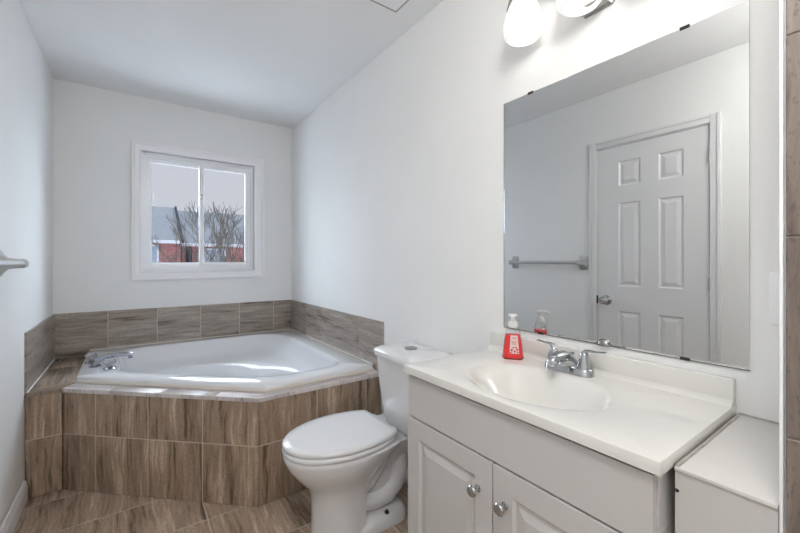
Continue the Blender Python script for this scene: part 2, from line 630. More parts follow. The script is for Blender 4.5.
frame_loft(ca, (ox0, ox1, oz0, oz1), (WX0, WX1, WZ0, WZ1),
           [(0, D), (0, D - 0.018), (0.12, D - 0.022), (0.28, D - 0.02), (0.34, D - 0.013), (0.8, D - 0.011), (0.88, D - 0.016), (1, D - 0.014), (1, D + WT - .002)])
ca.build('window_casing', 'trim', win, sharp=15, recalc=False)
vf = MB()
a0, a1, c0, c1 = WX0, WX1, WZ0, WZ1
frame_loft(vf, (a0, a1, c0, c1), (a0 + 0.036, a1 - 0.036, c0 + 0.036, c1 - 0.036),
           [(0, D + 0.016), (0.25, D + 0.016), (0.3, D + 0.024), (0.55, D + 0.024), (0.6, D + 0.034), (1, D + 0.034), (1, D + 0.09), (0, D + 0.09)])
vf.build('window_frame', 'vinyl', win, sharp=15, recalc=False)


def sash(x0, x1, z0, z1, y, w, name):
    s = MB()
    frame_loft(s, (x0, x1, z0, z1), (x0 + w, x1 - w, z0 + w, z1 - w),
               [(0, y + .022), (0, y), (0.6, y), (0.75, y + 0.004), (1, y + 0.008), (1, y + 0.022)])
    so = s.build(name, 'vinyl', win, sharp=15, recalc=False)
    MB().box(x0 + w - .002, x1 - w + .002, y + 0.012, y + 0.016, z0 + w - .002, z1 - w + .002).build('pane', 'pane', so)
    return so


sash(0.084, 0.478, 1.149, 1.990, D + 0.052, 0.032, 'sash')
sash(0.440, 0.832, 1.149, 1.990, D + 0.030, 0.034, 'sash')
MB().box(0.448, 0.466, D + 0.018, D + 0.031, 1.70, 1.735, 0.003).build('latch', 'nickel', win)
MB().box(0.448, 0.466, D + 0.018, D + 0.031, 1.32, 1.35, 0.003).build('latch', 'trim', win)

# ------------------------------------------------------------------ tub surround
DK = 0.530
SPT = 0.835
P1, P2 = (-0.298, 2.599), (0.492, 1.862)
Y3 = 1.872
sur = thing('tub_surround', 'brown streaked tile surround with a tiled deck enclosing the white corner bathtub', 'tub surround', (0.4, 2.8, 0))
vs = [0.0, 0.293, 0.512]
tiles(MB(), (L + .0005, 2.607, 0), (1, 0, 0), (0, 0, 1), (0, -1, 0), [0, P1[0] - L - .001], vs).build('front_panel', ['tile_front', 'grout'], sur)
dv = Vector((P2[0] - P1[0], P2[1] - P1[1], 0))
dl = dv.length
du = dv.normalized()
dn = Vector((du.y, -du.x, 0))
o_ = Vector((P1[0], P1[1], 0)) - dn * 0.008
tiles(MB(), o_, du, (0, 0, 1), dn, [0, 0.19, 0.488, 0.786, dl], vs).build('front_panel', ['tile_front', 'grout'], sur)
tiles(MB(), (P2[0] + 0.002, Y3 + 0.004, 0), (1, 0, 0), (0, 0, 1), (0, -1, 0), [0, 0.3, 0.6, R - P2[0] - 0.003], vs).build('front_panel', ['tile_front', 'grout'], sur)
# deck slab with bullnose edge, window glare put into its pale tile colour; a hole for the tub
TUB = [(-0.257, 3.408), (-0.257, 2.683), (0.548, 1.93), (1.188, 1.935), (1.188, 3.408)]
dk = MB()
e_ = 0.004
outer = [(L + .001, 2.595), (P1[0] - .003, 2.595), (P2[0] - .002, P2[1] - 0.006), (R - .001, Y3 - 0.008)]


def poly_tile(mb, poly, z0, z1, grain=(1, 0)):
    ox, oy = random.uniform(0, 40), random.uniform(0, 40)
    gx, gy = grain
    uvf = lambda p: (-p[0] * gy + p[1] * gx + ox, p[0] * gx + p[1] * gy + oy)
    lo = [mb.v((p[0], p[1], z0)) for p in poly]
    hi = [mb.v((p[0], p[1], z1 - .002)) for p in poly]
    cx = sum(p[0] for p in poly) / len(poly)
    cy_ = sum(p[1] for p in poly) / len(poly)
    ins = [(p[0] + (cx - p[0]) * 0.012, p[1] + (cy_ - p[1]) * 0.012) for p in poly]
    top = [mb.v((p[0], p[1], z1)) for p in ins]
    n = len(poly)
    mb.face(top, [uvf(p) for p in ins])
    for i in range(n):
        j = (i + 1) % n
        mb.face([lo[i], lo[j], hi[j], hi[i]], [uvf(poly[i]), uvf(poly[j]), uvf(poly[j]), uvf(poly[i])])
        mb.face([hi[i], hi[j], top[j], top[i]], [uvf(poly[i]), uvf(poly[j]), uvf(ins[j]), uvf(ins[i])])


def lerp2(a, b, t_):
    return (a[0] + (b[0] - a[0]) * t_, a[1] + (b[1] - a[1]) * t_)


# left strip (two tiles), diagonal strip, front strip
ti = -0.245
g = 0.0015
dk2 = MB()
poly_tile(dk2, [(L + .001, 3.1 + g), (ti, 3.1 + g), (ti, D - .002), (L + .001, D - .002)], DK - 0.02, DK, (0, 1))
poly_tile(dk2, [(L + .001, 2.64 + g), (ti, 2.70), (ti, 3.1 - g), (L + .001, 3.1 - g)], DK - 0.02, DK, (0, 1))
poly_tile(dk2, [outer[0], outer[1], (ti, 2.70 - .003), (L + .001, 2.64 - g)], DK - 0.02, DK, (1, 0))
dk2.build('shelf_tiles', 'tile_shelf', sur, sharp=50)
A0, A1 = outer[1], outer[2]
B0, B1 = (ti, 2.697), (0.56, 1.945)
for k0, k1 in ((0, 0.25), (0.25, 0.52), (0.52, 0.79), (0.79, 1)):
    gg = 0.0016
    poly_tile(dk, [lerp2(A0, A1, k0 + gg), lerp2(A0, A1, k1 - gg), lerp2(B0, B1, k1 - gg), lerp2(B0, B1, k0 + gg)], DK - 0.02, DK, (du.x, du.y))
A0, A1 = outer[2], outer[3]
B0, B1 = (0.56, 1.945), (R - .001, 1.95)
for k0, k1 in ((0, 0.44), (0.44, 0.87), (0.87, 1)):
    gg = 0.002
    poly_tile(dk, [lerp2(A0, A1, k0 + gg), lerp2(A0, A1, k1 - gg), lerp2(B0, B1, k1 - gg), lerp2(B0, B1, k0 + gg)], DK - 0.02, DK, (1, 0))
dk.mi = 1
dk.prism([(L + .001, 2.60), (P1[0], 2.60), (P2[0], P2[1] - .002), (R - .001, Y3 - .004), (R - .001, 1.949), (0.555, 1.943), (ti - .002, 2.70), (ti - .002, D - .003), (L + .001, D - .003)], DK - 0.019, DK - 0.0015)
dk.build('deck', ['tile_deck_glare', 'grout'], sur, sharp=50)
# tile upstands on the three walls
tiles(MB(), (L, D, DK), (1, 0, 0), (0, 0, 1), (0, -1, 0), [0.002, 0.294, 0.592, 0.888, 1.186, 1.474, R - L - .002], [0, SPT - DK], 'u').build('wall_tile', ['tile_splash', 'grout'], sur)
tiles(MB(), (R, D, DK), (0, -1, 0), (0, 0, 1), (-1, 0, 0), [0.01, 0.387, 0.697, 1.293, D - 1.841], [0, SPT - DK], 'u').build('wall_tile', ['tile_splash', 'grout'], sur)
tiles(MB(), (L, 2.600, DK), (0, 1, 0), (0, 0, 1), (1, 0, 0), [0, D - 2.60 - .01], [0, SPT - DK], 'u').build('wall_tile', ['tile_splash', 'grout'], sur)
# light bead where deck meets left wall tile
MB().tube([(L + 0.009, 2.61, DK + 0.001), (L + 0.009, D - 0.01, DK + 0.001)], 0.004, 6).build('grout_bead', 'trim', sur)

# ------------------------------------------------------------------ bathtub
tub = thing('bathtub', 'white five-sided corner bathtub set into the brown tiled deck under the window', 'bathtub', (0.5, 2.7, 0))


def offset_poly(poly, offs):
    n = len(poly)
    out = []
    lines = []
    for i in range(n):
        a, b = Vector(poly[i]).to_2d() if len(poly[i]) > 2 else Vector(poly[i]), Vector(poly[(i + 1) % n])
        d = (b - a).normalized()
        nrm = Vector((-d.y, d.x))           # inward for counter-clockwise
        lines.append((a + nrm * offs[i], d))
    for i in range(n):
        p, d = lines[i - 1]
        q, e = lines[i]
        den = d.x * e.y - d.y * e.x
        tt = ((q.x - p.x) * e.y - (q.y - p.y) * e.x) / den
        out.append(p + d * tt)
    return out


def ray_poly(poly, c, ang):
    dx, dy = math.cos(ang), math.sin(ang)
    best = None
    n = len(poly)
    for i in range(n):
        a, b = poly[i], poly[(i + 1) % n]
        ex, ey = b[0] - a[0], b[1] - a[1]
        den = dx * ey - dy * ex
        if abs(den) < 1e-9:
            continue
        tt = ((a[0] - c[0]) * ey - (a[1] - c[1]) * ex) / den
        s = ((a[0] - c[0]) * dy - (a[1] - c[1]) * dx) / den
        if tt > 0 and -1e-6 <= s <= 1 + 1e-6:
            best = tt if best is None else min(best, tt)
    return best


def round_poly(poly, r, n=8):
    out = []
    m = len(poly)
    for i in range(m):
        p0, p, p1 = Vector(poly[i - 1]), Vector(poly[i]), Vector(poly[(i + 1) % m])
        d0, d1 = (p0 - p), (p1 - p)
        rr = r[i] if isinstance(r, (list, tuple)) else r
        rr = min(rr, d0.length * 0.49, d1.length * 0.49)
        a, b = p + d0.normalized() * rr, p + d1.normalized() * rr
        for k in range(n + 1):
            t_ = k / n
            out.append(tuple(a * (1 - t_) ** 2 + p * 2 * t_ * (1 - t_) + b * t_ ** 2))
    return out


T0 = [Vector(p) for p in TUB]
ctr = (0.52, 2.66)
NA = 120
outer_p = round_poly(T0, 0.018, 4)
inner_c = round_poly(offset_poly(T0, [0.175, 0.118, 0.125, 0.13, 0.11]), [0.2, 0.14, 0.16, 0.16, 0.3], 10)
angs = sorted([2 * PI * k / NA for k in range(NA)] +
              [math.atan2(p.y - ctr[1], p.x - ctr[0]) % (2 * PI) + e for p in T0 for e in (-0.012, 0, 0.012)])


def ringpts(poly, z, s=0.0):
    out = []
    for a in angs:
        r = ray_poly(poly, ctr, a) - s
        out.append((ctr[0] + r * math.cos(a), ctr[1] + r * math.sin(a), z))
    return out


ax = Vector((0.727, -0.686))
bx = Vector((0.686, 0.727))


def ellpts(z, A, Bq, c=(0.47, 2.64)):
    out = []
    for a in angs:
        d = Vector((math.cos(a), math.sin(a)))
        o = Vector(ctr) - Vector(c)
        u, v = o.dot(ax), o.dot(bx)
        du_, dv_ = d.dot(ax), d.dot(bx)
        qa = (du_ / A) ** 2 + (dv_ / Bq) ** 2
        qb = 2 * (u * du_ / A ** 2 + v * dv_ / Bq ** 2)
        qc = (u / A) ** 2 + (v / Bq) ** 2 - 1
        tt = (-qb + math.sqrt(qb * qb - 4 * qa * qc)) / (2 * qa)
        out.append((ctr[0] + tt * d.x, ctr[1] + tt * d.y, z))
    return out


def mixr(r0, r1, t_, z):
    return [(a[0] + (b[0] - a[0]) * t_, a[1] + (b[1] - a[1]) * t_, z) for a, b in zip(r0, r1)]


ZR = 0.562
r_in = ringpts(inner_c, ZR)
ell = ellpts(0, 0.56, 0.33)
rings = [ringpts(outer_p, DK - 0.04), ringpts(outer_p, ZR - 0.006), ringpts(outer_p, ZR, 0.006), ringpts(inner_c, ZR, -0.02), ringpts(inner_c, ZR - 0.001, -0.006),
         ringpts(inner_c, ZR - 0.008, 0.004), ringpts(inner_c, ZR - 0.03, 0.012),
         mixr(r_in, ell, 0.22, 0.47), mixr(r_in, ell, 0.38, 0.435), mixr(r_in, ell, 0.7, 0.425), mixr(r_in, ell, 0.9, 0.40), mixr(r_in, ell, 1.0, 0.35)]
for k, (s, z) in enumerate(((0.95, 0.25), (0.88, 0.17), (0.78, 0.135), (0.55, 0.125), (0.2, 0.12))):
    rings.append([(0.47 + (p[0] - 0.47) * s, 2.64 + (p[1] - 2.64) * s, z) for p in ell])
tb = MB()
tb.loft(rings, False, True)
tb.build('tub_shell', 'acrylic', tub, sharp=60)
# caulk bead along the walls
MB().tube([(-0.25, 3.409, ZR + 0.001), (1.187, 3.409, ZR + 0.001), (1.187, 1.94, ZR + 0.001)], 0.005, 6).build('caulk_bead', 'caulk', tub)
MB().tube([(-0.257, 2.681, DK + .004), (0.548, 1.928, DK + 0.004), (1.185, 1.933, DK + 0.004)], 0.011, 8).build('caulk_bead', 'caulk', tub)
# small maker's lettering strips on the skirt rim
mk = MB()
q0 = Vector((-0.257, 2.683, 0))
q1 = Vector((0.548, 1.93, 0))
qd = (q1 - q0).normalized()
qn = Vector((qd.y, -qd.x, 0))
for s in (0.365, 0.376, 0.387, 0.398, 0.409, 0.420, 0.431):
    p = q0 + qd * s + qn * 0.0004
    mk.loft([[p + Vector((0, 0, ZR - 0.024)), p + qd * 0.008 + Vector((0, 0, ZR - 0.024)), p + qd * 0.008 + Vector((0, 0, ZR - 0.015)), p + Vector((0, 0, ZR - 0.015))],
             [p + qn * .0006 + Vector((0, 0, ZR - 0.024)), p + qn * .0006 + qd * 0.008 + Vector((0, 0, ZR - 0.024)), p + qn * .0006 + qd * 0.008 + Vector((0, 0, ZR - 0.015)), p + qn * .0006 + Vector((0, 0, ZR - 0.015))]])
mk.build('rim_marking', 'grey_plate', tub)['kind'] = 'stuff'
MB().lathe([(0.0, 0), (0.032, 0), (0.032, 0.003), (0.02, 0.005), (0, 0.005)], (0.3, 2.8, 0.121), (0, 0, 1)).build('drain', 'chrome', tub)

# tub faucet with clear knobs
tf = thing('bathtub_faucet', 'chrome bathtub faucet with two clear round knobs on the tub rim', 'faucet', (-0.17, 2.86, ZR))
sp = MB()
sp.lathe([(0.03, 0), (0.03, 0.006), (0.022, 0.01), (0.02, 0.03)], (-0.185, 2.865, ZR), (0, 0, 1), 16)
sp.tube([(-0.19, 2.866, ZR + 0.012), (-0.175, 2.864, ZR + 0.03), (-0.13, 2.862, ZR + 0.05), (-0.07, 2.856, ZR + 0.058), (-0.02, 2.848, ZR + 0.058), (-0.002, 2.845, ZR + 0.054)],
        [(0.024, 0.024), (0.024, 0.022), (0.021, 0.017), (0.019, 0.014), (0.018, 0.013), (0.015, 0.010)], 12)
sp.tube([(-0.014, 2.847, ZR + 0.054), (-0.014, 2.847, ZR + 0.030)], 0.011, 10)
sp.build('spout', 'tub_chrome', tf)
for y, x in ((2.985, -0.212), (2.752, -0.112)):
    k = MB()
    k.lathe([(0.031, 0), (0.031, 0.005), (0.02, 0.012), (0.012, 0.016), (0.011, 0.026)], (x, y, ZR), (0, 0, 1), 18)
    hb = k.build('knob_base', 'tub_chrome', tf)
    k = MB()
    k.lathe([(0.010, 0.022), (0.022, 0.024), (0.029, 0.034), (0.030, 0.046), (0.024, 0.058), (0.014, 0.063), (0.0, 0.064)], (x, y, ZR), (0, 0, 1), 8)
    kk = k.build('crystal_knob', 'crystal', tf, sharp=20)
    MB().lathe([(0.0, 0.061), (0.009, 0.061), (0.009, 0.067), (0.0, 0.068)], (x, y, ZR), (0, 0, 1), 12).build('cap', 'chrome', kk)

# ------------------------------------------------------------------ toilet
TY = 1.50
toi = thing('toilet', 'white two-piece toilet with closed lid between the tiled tub surround and the vanity', 'toilet', (0.8, TY, 0))


def egg(xf, xb, hw, hb, z, n=40, k=0.42):
    """closed outline, front (small x) round, back (large x) squarer."""
    pts = []
    xm = xb - (xb - xf) * k
    for i in range(n):
        t_ = i / n
        if t_ < 0.7:                      # front part, from +y side round the tip to the -y side
            a = PI * (t_ / 0.7)
            pts.append((xm - (xm - xf) * math.sin(a), TY + hw * math.cos(a), z))
        else:
            s = (t_ - 0.7) / 0.3          # back: three edges
            if s < 0.33:
                q = s / 0.33
                pts.append((xm + (xb - xm) * q, TY - (hw + (hb - hw) * q * q), z))
            elif s < 0.67:
                q = (s - 0.33) / 0.34
                pts.append((xb + 0.004 * math.sin(PI * q), TY - hb + 2 * hb * q, z))
            else:
                q = (s - 0.67) / 0.33
                q = 1 - q
                pts.append((xm + (xb - xm) * q, TY + (hw + (hb - hw) * q * q), z))
    return pts


bw = MB()
bw.loft([egg(0.615, 0.83, 0.118, 0.10, 0.0), egg(0.618, 0.825, 0.114, 0.10, 0.02), egg(0.618, 0.82, 0.108, 0.10, 0.10), egg(0.615, 0.825, 0.107, 0.10, 0.17),
         egg(0.607, 0.835, 0.112, 0.10, 0.215), egg(0.585, 0.86, 0.126, 0.105, 0.25), egg(0.548, 0.90, 0.150, 0.11, 0.29),
         egg(0.515, 0.95, 0.172, 0.125, 0.335), egg(0.50, 0.975, 0.184, 0.14, 0.37), egg(0.497, 0.985, 0.187, 0.145, 0.388), egg(0.503, 0.98, 0.181, 0.14, 0.395)])
bw.build('bowl', 'china', toi, sharp=50)
sh = MB()   # shelf that carries the tank
sh.loft([rrect(0.985, 1.10, TY - 0.05, TY + 0.05, 0.03, 0.22), rrect(0.95, 1.15, TY - 0.085, TY + 0.085, 0.04, 0.30), rrect(0.90, 1.17, TY - 0.13, TY + 0.13, 0.04, 0.355),
         rrect(0.89, 1.18, TY - 0.145, TY + 0.145, 0.04, 0.385), rrect(0.895, 1.175, TY - 0.14, TY + 0.14, 0.04, 0.394)])
sh.build('tank_shelf', 'china', toi, sharp=50)
ft = MB()   # foot and trapway
ft.loft([rrect(0.72, 1.06, TY - 0.118, TY + 0.118, 0.075, 0.0, 8), rrect(0.722, 1.058, TY - 0.116, TY + 0.116, 0.075, 0.03, 8), rrect(0.735, 1.045, TY - 0.10, TY + 0.10, 0.075, 0.048, 8),
         rrect(0.76, 1.02, TY - 0.06, TY + 0.06, 0.05, 0.062, 8)])
ft.build('foot', 'china', toi, sharp=60)
tw = MB()
tw.loft([rrect(0.77, 1.0, TY - 0.055, TY + 0.055, 0.05, 0.03, 8), rrect(0.78, 1.02, TY - 0.05, TY + 0.05, 0.045, 0.2, 8), rrect(0.78, 1.05, TY - 0.06, TY + 0.06, 0.05, 0.31, 8), rrect(0.8, 1.08, TY - 0.08, TY + 0.08, 0.05, 0.37, 8)])
for s in (-1, 1):
    yy = TY + s * 0.038
    tw.tube([(1.05, yy, 0.36), (1.045, yy, 0.29), (1.035, yy, 0.21), (1.01, yy, 0.14), (0.96, yy, 0.105), (0.90, yy, 0.10), (0.82, yy, 0.11)],
            [0.035, 0.042, 0.045, 0.048, 0.048, 0.044, 0.04], 14)
    tw.tube([(0.80, yy, 0.16), (0.86, yy, 0.20), (0.91, yy, 0.26), (0.96, yy, 0.33), (1.0, yy, 0.38)], [0.04, 0.044, 0.044, 0.042, 0.04], 14)
    tw.tube([(0.78, yy + s * .012, 0.22), (0.83, yy + s * .014, 0.26), (0.87, yy + s * .016, 0.31), (0.91, yy + s * .02, 0.36)], [0.03, 0.034, 0.034, 0.03], 12)
tw.build('trapway', 'china', toi, sharp=60)
for s in (-1, 1):
    MB().lathe([(0.0, -0.01), (0.011, -0.01), (0.011, 0.004), (0.006, 0.012), (0, 0.013)], (0.935, TY + s * 0.088, 0.05), (0, 0, 1), 12).build('floor_bolt', 'darkmetal', toi)
se = MB()
se.loft([egg(0.497, 0.950, 0.186, 0.142, 0.398), egg(0.494, 0.953, 0.189, 0.145, 0.402), egg(0.494, 0.953, 0.189, 0.145, 0.413), egg(0.498, 0.950, 0.185, 0.142, 0.417)])
se.build('seat', 'seat', toi, sharp=50)
ld = MB()
ld.loft([egg(0.499, 0.952, 0.184, 0.142, 0.4205), egg(0.495, 0.957, 0.188, 0.145, 0.424), egg(0.495, 0.957, 0.188, 0.145, 0.434), egg(0.500, 0.953, 0.183, 0.141, 0.4395),
         egg(0.53, 0.93, 0.155, 0.12, 0.4415), egg(0.62, 0.86, 0.08, 0.07, 0.4425)])
ld.build('lid', 'seat', toi, sharp=50)
for s in (-1, 1):
    h = MB()
    h.box(0.955, 0.985, TY + s * 0.08 - 0.02, TY + s * 0.08 + 0.02, 0.394, 0.425, 0.006)
    h.build('seat_hinge', 'seat', toi)
TT = 1.408
tk = MB()
tk.loft([rrect(1.015, 1.165, TT - 0.130, TT + 0.130, 0.05, 0.394), rrect(0.998, 1.17, TT - 0.142, TT + 0.142, 0.05, 0.41), rrect(0.985, 1.172, TT - 0.156, TT + 0.156, 0.045, 0.50),
         rrect(0.972, 1.175, TT - 0.167, TT + 0.167, 0.045, 0.64), rrect(0.966, 1.176, TT - 0.171, TT + 0.171, 0.045, 0.736)])
tk.build('tank', 'china', toi, sharp=50)
tl = MB()
tl.loft([rrect(0.968, 1.178, TT - 0.170, TT + 0.170, 0.045, 0.732), rrect(0.953, 1.188, TT - 0.183, TT + 0.183, 0.055, 0.737), rrect(0.951, 1.190, TT - 0.186, TT + 0.186, 0.055, 0.758),
         rrect(0.958, 1.188, TT - 0.180, TT + 0.180, 0.055, 0.767), rrect(0.975, 1.175, TT - 0.163, TT + 0.163, 0.05, 0.770)])
tl.build('tank_lid', 'china', toi, sharp=50)
fb = MB()
fb.lathe([(0.032, -0.002), (0.032, 0.003), (0.027, 0.006), (0.025, 0.0045), (0, 0.004)], (1.085, TT + 0.02, 0.770), (0, 0, 1), 24)
fb.build('flush_button', 'nickel', toi)

vl = thing('shutoff_valve', 'small metal water shut-off valve with hose on the wall behind the toilet', 'valve', (1.17, 1.33, 0.2))
q = MB()
q.lathe([(0.028, 0), (0.028, 0.003), (0.01, 0.008), (0.009, 0.05)], (R, 1.33, 0.2), (-1, 0, 0), 16)
q.tube([(1.155, 1.33, 0.185), (1.155, 1.33, 0.235)], 0.012, 10)
q.build('valve_body', 'darkmetal', vl)
MB().lathe([(0.008, 0), (0.02, 0.006), (0.02, 0.018), (0.008, 0.022)], (1.145, 1.33, 0.2), (-1, 0, 0), 10).build('valve_handle', 'darkmetal', vl)
MB().tube([(1.155, 1.33, 0.235), (1.155, 1.325, 0.29), (1.14, 1.345, 0.34), (1.13, 1.37, 0.395)], 0.006, 8).build('hose', 'rubber', vl)

# ------------------------------------------------------------------ vanity cabinet
VY0, VY1, VX = 0.264, 1.022, 0.744
van = thing('vanity_cabinet', 'grey-white two-door vanity cabinet under the sink countertop', 'cabinet', (0.98, 0.64, 0))
cb = MB()
FX = 0.772
cy0, cy1 = 0.276, 1.012
cb.box(FX, R - 0.003, cy0, cy1, 0.09, 0.70)
cb.box(FX, FX + 0.004, cy0, cy1, 0.70, 0.8145)
cb.box(R - 0.02, R - 0.003, cy0, cy1, 0.70, 0.8145)
cb.box(FX + 0.004, R - 0.02, cy0, cy0 + 0.016, 0.70, 0.8145)
cb.box(FX + 0.004, R - 0.02, cy1 - 0.016, cy1, 0.70, 0.8145)
cb.box(FX + 0.06, R - 0.003, cy0 + 0.002, cy1 - 0.002, 0.0, 0.09)
cb.build('body', 'cabinet', van, bevel=0.0015)
ap = MB()
ap.paneled((0.756, cy0 + 0.004, 0.674), (0, 1, 0), (0, 0, 1), (-1, 0, 0), cy1 - cy0 - 0.008, 0.132, 0.0155, [])
ap.build('apron', 'cabinet', van, bevel=0.001)
for y0, y1, ky in ((0.6455, 1.008, 0.694), (0.280, 0.6415, 0.604)):
    d = MB()
    w_ = y1 - y0
    d.paneled((0.753, y0, 0.10), (0, 1, 0), (0, 0, 1), (-1, 0, 0), w_, 0.568, 0.018, [(0.058, w_ - 0.058, 0.058, 0.510)], 0.016, 0.006, 0.020)
    do = d.build('door', 'cabinet', van, sharp=12)
    k = MB()
    k.lathe([(0.010, 0), (0.010, 0.002), (0.005, 0.005), (0.0045, 0.014), (0.009, 0.018), (0.0145, 0.021), (0.0155, 0.025), (0.013, 0.0285), (0.006, 0.030), (0, 0.0302)], (0.753, ky, 0.580), (-1, 0, 0), 20)
    k.build('knob', 'chrome', do)

# countertop with moulded oval basin
top = thing('sink_countertop', 'white cultured marble countertop with moulded oval sink on the vanity', 'countertop', (0.97, 0.64, 0.815))
ZT = 0.840
bc = (0.936, 0.655)
NS = 96
rect = [(VX, VY0), (R - 0.001, VY0), (R - 0.001, VY1), (VX, VY1)]
cang = [math.atan2(p[1] - bc[1], p[0] - bc[0]) % (2 * PI) for p in rect]
sang = sorted([2 * PI * k / NS for k in range(NS)] + cang)


def rr_(z, ins=0.0):
    rc = [(VX + ins, VY0 + ins), (R - 0.001, VY0 + ins), (R - 0.001, VY1 - ins), (VX + ins, VY1 - ins)]
    out = []
    for a in sang:
        t_ = ray_poly(rc, bc, a)
        out.append((bc[0] + t_ * math.cos(a), bc[1] + t_ * math.sin(a), z))
    return out


def oval(A, Bq, z, dx=0.0):
    out = []
    for a in sang:
        t_ = 1 / math.sqrt((math.cos(a) / A) ** 2 + (math.sin(a) / Bq) ** 2)
        out.append((bc[0] + dx + t_ * math.cos(a), bc[1] + t_ * math.sin(a), z))
    return out


tp = MB()
tp.loft([rr_(0.815, 0.003), rr_(0.815, 0.0), rr_(ZT - 0.004, 0.0), rr_(ZT - 0.001, 0.001), rr_(ZT, 0.004), oval(0.172, 0.236, ZT)] + [oval(0.163 * q_, 0.227 * q_, ZT - 0.001 - 0.104 * (lambda u_: u_ * u_ * (3 - 2 * u_))(min(1, (1 - q_) / 0.66))) for q_ in (1.0, 0.97, 0.94, 0.91, 0.87, 0.83, 0.78, 0.72, 0.62, 0.5, 0.36, 0.2, 0.1)], False, True)
tp.build('basin_top', 'marble', top, sharp=30)
bsp = MB()
bsp.box(1.176, R - 0.001, VY0 - 0.0, VY1, ZT - 0.002, 0.904, 0.006)
bsp.loft([[(1.162, y, ZT - .001), (1.168, y, ZT + 0.002), (1.174, y, ZT + 0.008), (1.177, y, ZT + 0.016), (1.185, y, ZT - .001)] for y in (VY0 + 0.002, VY1 - 0.002)])
bsp.build('backsplash', 'marble', top, sharp=40)
MB().lathe([(0.021, 0.0), (0.021, 0.003), (0.014, 0.004), (0.012, 0.002), (0, 0.002)], (bc[0], bc[1], ZT - 0.106), (0, 0, 1), 20).build('drain', 'chrome', top)
MB().box(1.10, R - 0.002, VY0 - 0.0005, VY0 - 0.0002, 0.8, 0.801).build('side_joint', 'scuff_gap_shade', top)

# low boxed ledge between vanity and shower wall
lg = thing('boxed_ledge', 'low white boxed ledge filling the gap right of the vanity', 'ledge', (0.99, 0.195, 0))
MB().box(0.797, R - 0.001, SY + 0.002, VY0 - 0.003, 0.811, 0.818, 0.0015).build('ledge_top', 'ledge', lg)
MB().box(0.800, R - 0.001, SY + 0.002, VY0 - 0.003, 0.0, 0.811).build('front_panel', 'cabinet', lg)
sc = MB()
sc.tube([(0.80, VY0 - 0.006, 0.8185), (0.95, VY0 - 0.007, 0.8185), (R - 0.01, VY0 - 0.006, 0.8185)], 0.0035, 6)
sc.tube([(R - 0.004, VY0 - 0.006, 0.8185), (R - 0.004, SY + 0.004, 0.8185)], 0.0035, 6)
sc.build('caulk_line', 'scuff_gap_shade', lg)
MB().lathe([(0.0, 0), (0.0035, 0), (0.0025, 0.002), (0, 0.002)], (0.800, 0.258, 0.775), (-1, 0, 0), 10).build('screw', 'darkmetal', lg)

# ------------------------------------------------------------------ sink faucet
fa = thing('sink_faucet', 'chrome two-handle sink faucet behind the oval basin', 'faucet', (1.13, 0.655, ZT))
fx, fy = 1.128, 0.655
b_ = MB()


def stadium(hx, hy, z, cx=fx):
    pts = []
    for k in range(32):
        a = 2 * PI * k / 32
        sgn = 1 if math.sin(a) >= 0 else -1
        pts.append((cx + hx * math.cos(a), fy + sgn * (hy - hx) + hx * math.sin(a), z))
    return pts


b_.loft([stadium(0.028, 0.080, ZT), stadium(0.028, 0.080, ZT + 0.004), stadium(0.0265, 0.0785, ZT + 0.006), stadium(0.0265, 0.0785, ZT + 0.016), stadium(0.023, 0.074, ZT + 0.021), stadium(0.014, 0.060, ZT + 0.024)])
b_.build('base', 'chrome', fa, sharp=50)
s_ = MB()
s_.loft([[(fx + dx + hx * math.cos(q_) * math.cos(tl_) , fy + hy * math.sin(q_), ZT + z_ + hx * math.cos(q_) * math.sin(tl_)) for q_ in [2 * PI * k / 20 for k in range(20)]]
         for dx, z_, hx, hy, tl_ in ((0.0, 0.018, 0.026, 0.040, 0.0), (-0.004, 0.032, 0.024, 0.030, 0.25), (-0.014, 0.046, 0.021, 0.023, 0.7), (-0.034, 0.055, 0.016, 0.0195, 1.25),
                                     (-0.058, 0.057, 0.013, 0.018, 1.5), (-0.080, 0.054, 0.0125, 0.017, 1.7), (-0.096, 0.047, 0.011, 0.016, 2.1), (-0.101, 0.042, 0.007, 0.011, 2.3))])
s_.tube([(fx - 0.090, fy, ZT + 0.048), (fx - 0.091, fy, ZT + 0.031)], 0.0105, 14)
s_.build('spout', 'chrome', fa, sharp=60)
r_ = MB()
r_.tube([(fx + 0.022, fy, ZT + 0.018), (fx + 0.022, fy, ZT + 0.050)], 0.003, 8)
r_.lathe([(0.003, 0), (0.007, 0.003), (0.007, 0.008), (0, 0.011)], (fx + 0.022, fy, ZT + 0.048), (0, 0, 1), 12)
r_.build('lift_rod', 'chrome', fa)
for s in (1, -1):
    hy = fy + s * 0.051
    h = MB()
    h.lathe([(0.0245, 0.0), (0.0235, 0.008), (0.019, 0.022), (0.0145, 0.040), (0.0125, 0.052), (0.009, 0.058), (0.0, 0.060)], (fx, hy, ZT + 0.012), (0, 0, 1), 20)
    hh = h.build('handle', 'chrome', fa, sharp=60)
    lv = MB()
    lv.tube([(fx, hy - s * 0.006, ZT + 0.056), (fx + .001, hy + s * 0.002, ZT + 0.071), (fx + 0.002, hy + s * 0.014, ZT + 0.076), (fx + 0.003, hy + s * 0.036, ZT + 0.076), (fx + 0.003, hy + s * 0.062, ZT + 0.079)],
            [(0.010, 0.010), (0.009, 0.007), (0.008, 0.004), (0.0065, 0.003), (0.0075, 0.003)], 12)
    lv.build('lever', 'chrome', hh, sharp=60)

# ------------------------------------------------------------------ soap bottle
so = thing('soap_bottle', 'red liquid hand soap pump bottle on the countertop by the mirror', 'soap bottle', (1.112, 0.857, ZT))
ang = math.atan2(0.857, 1.112)
RM = Matrix.Translation((1.112, 0.857, ZT)) @ Matrix.Rotation(ang, 4, 'Z')


def rr4(hx, hy, r, z):
    return rrect(-hx, hx, -hy, hy, r, z, 5)


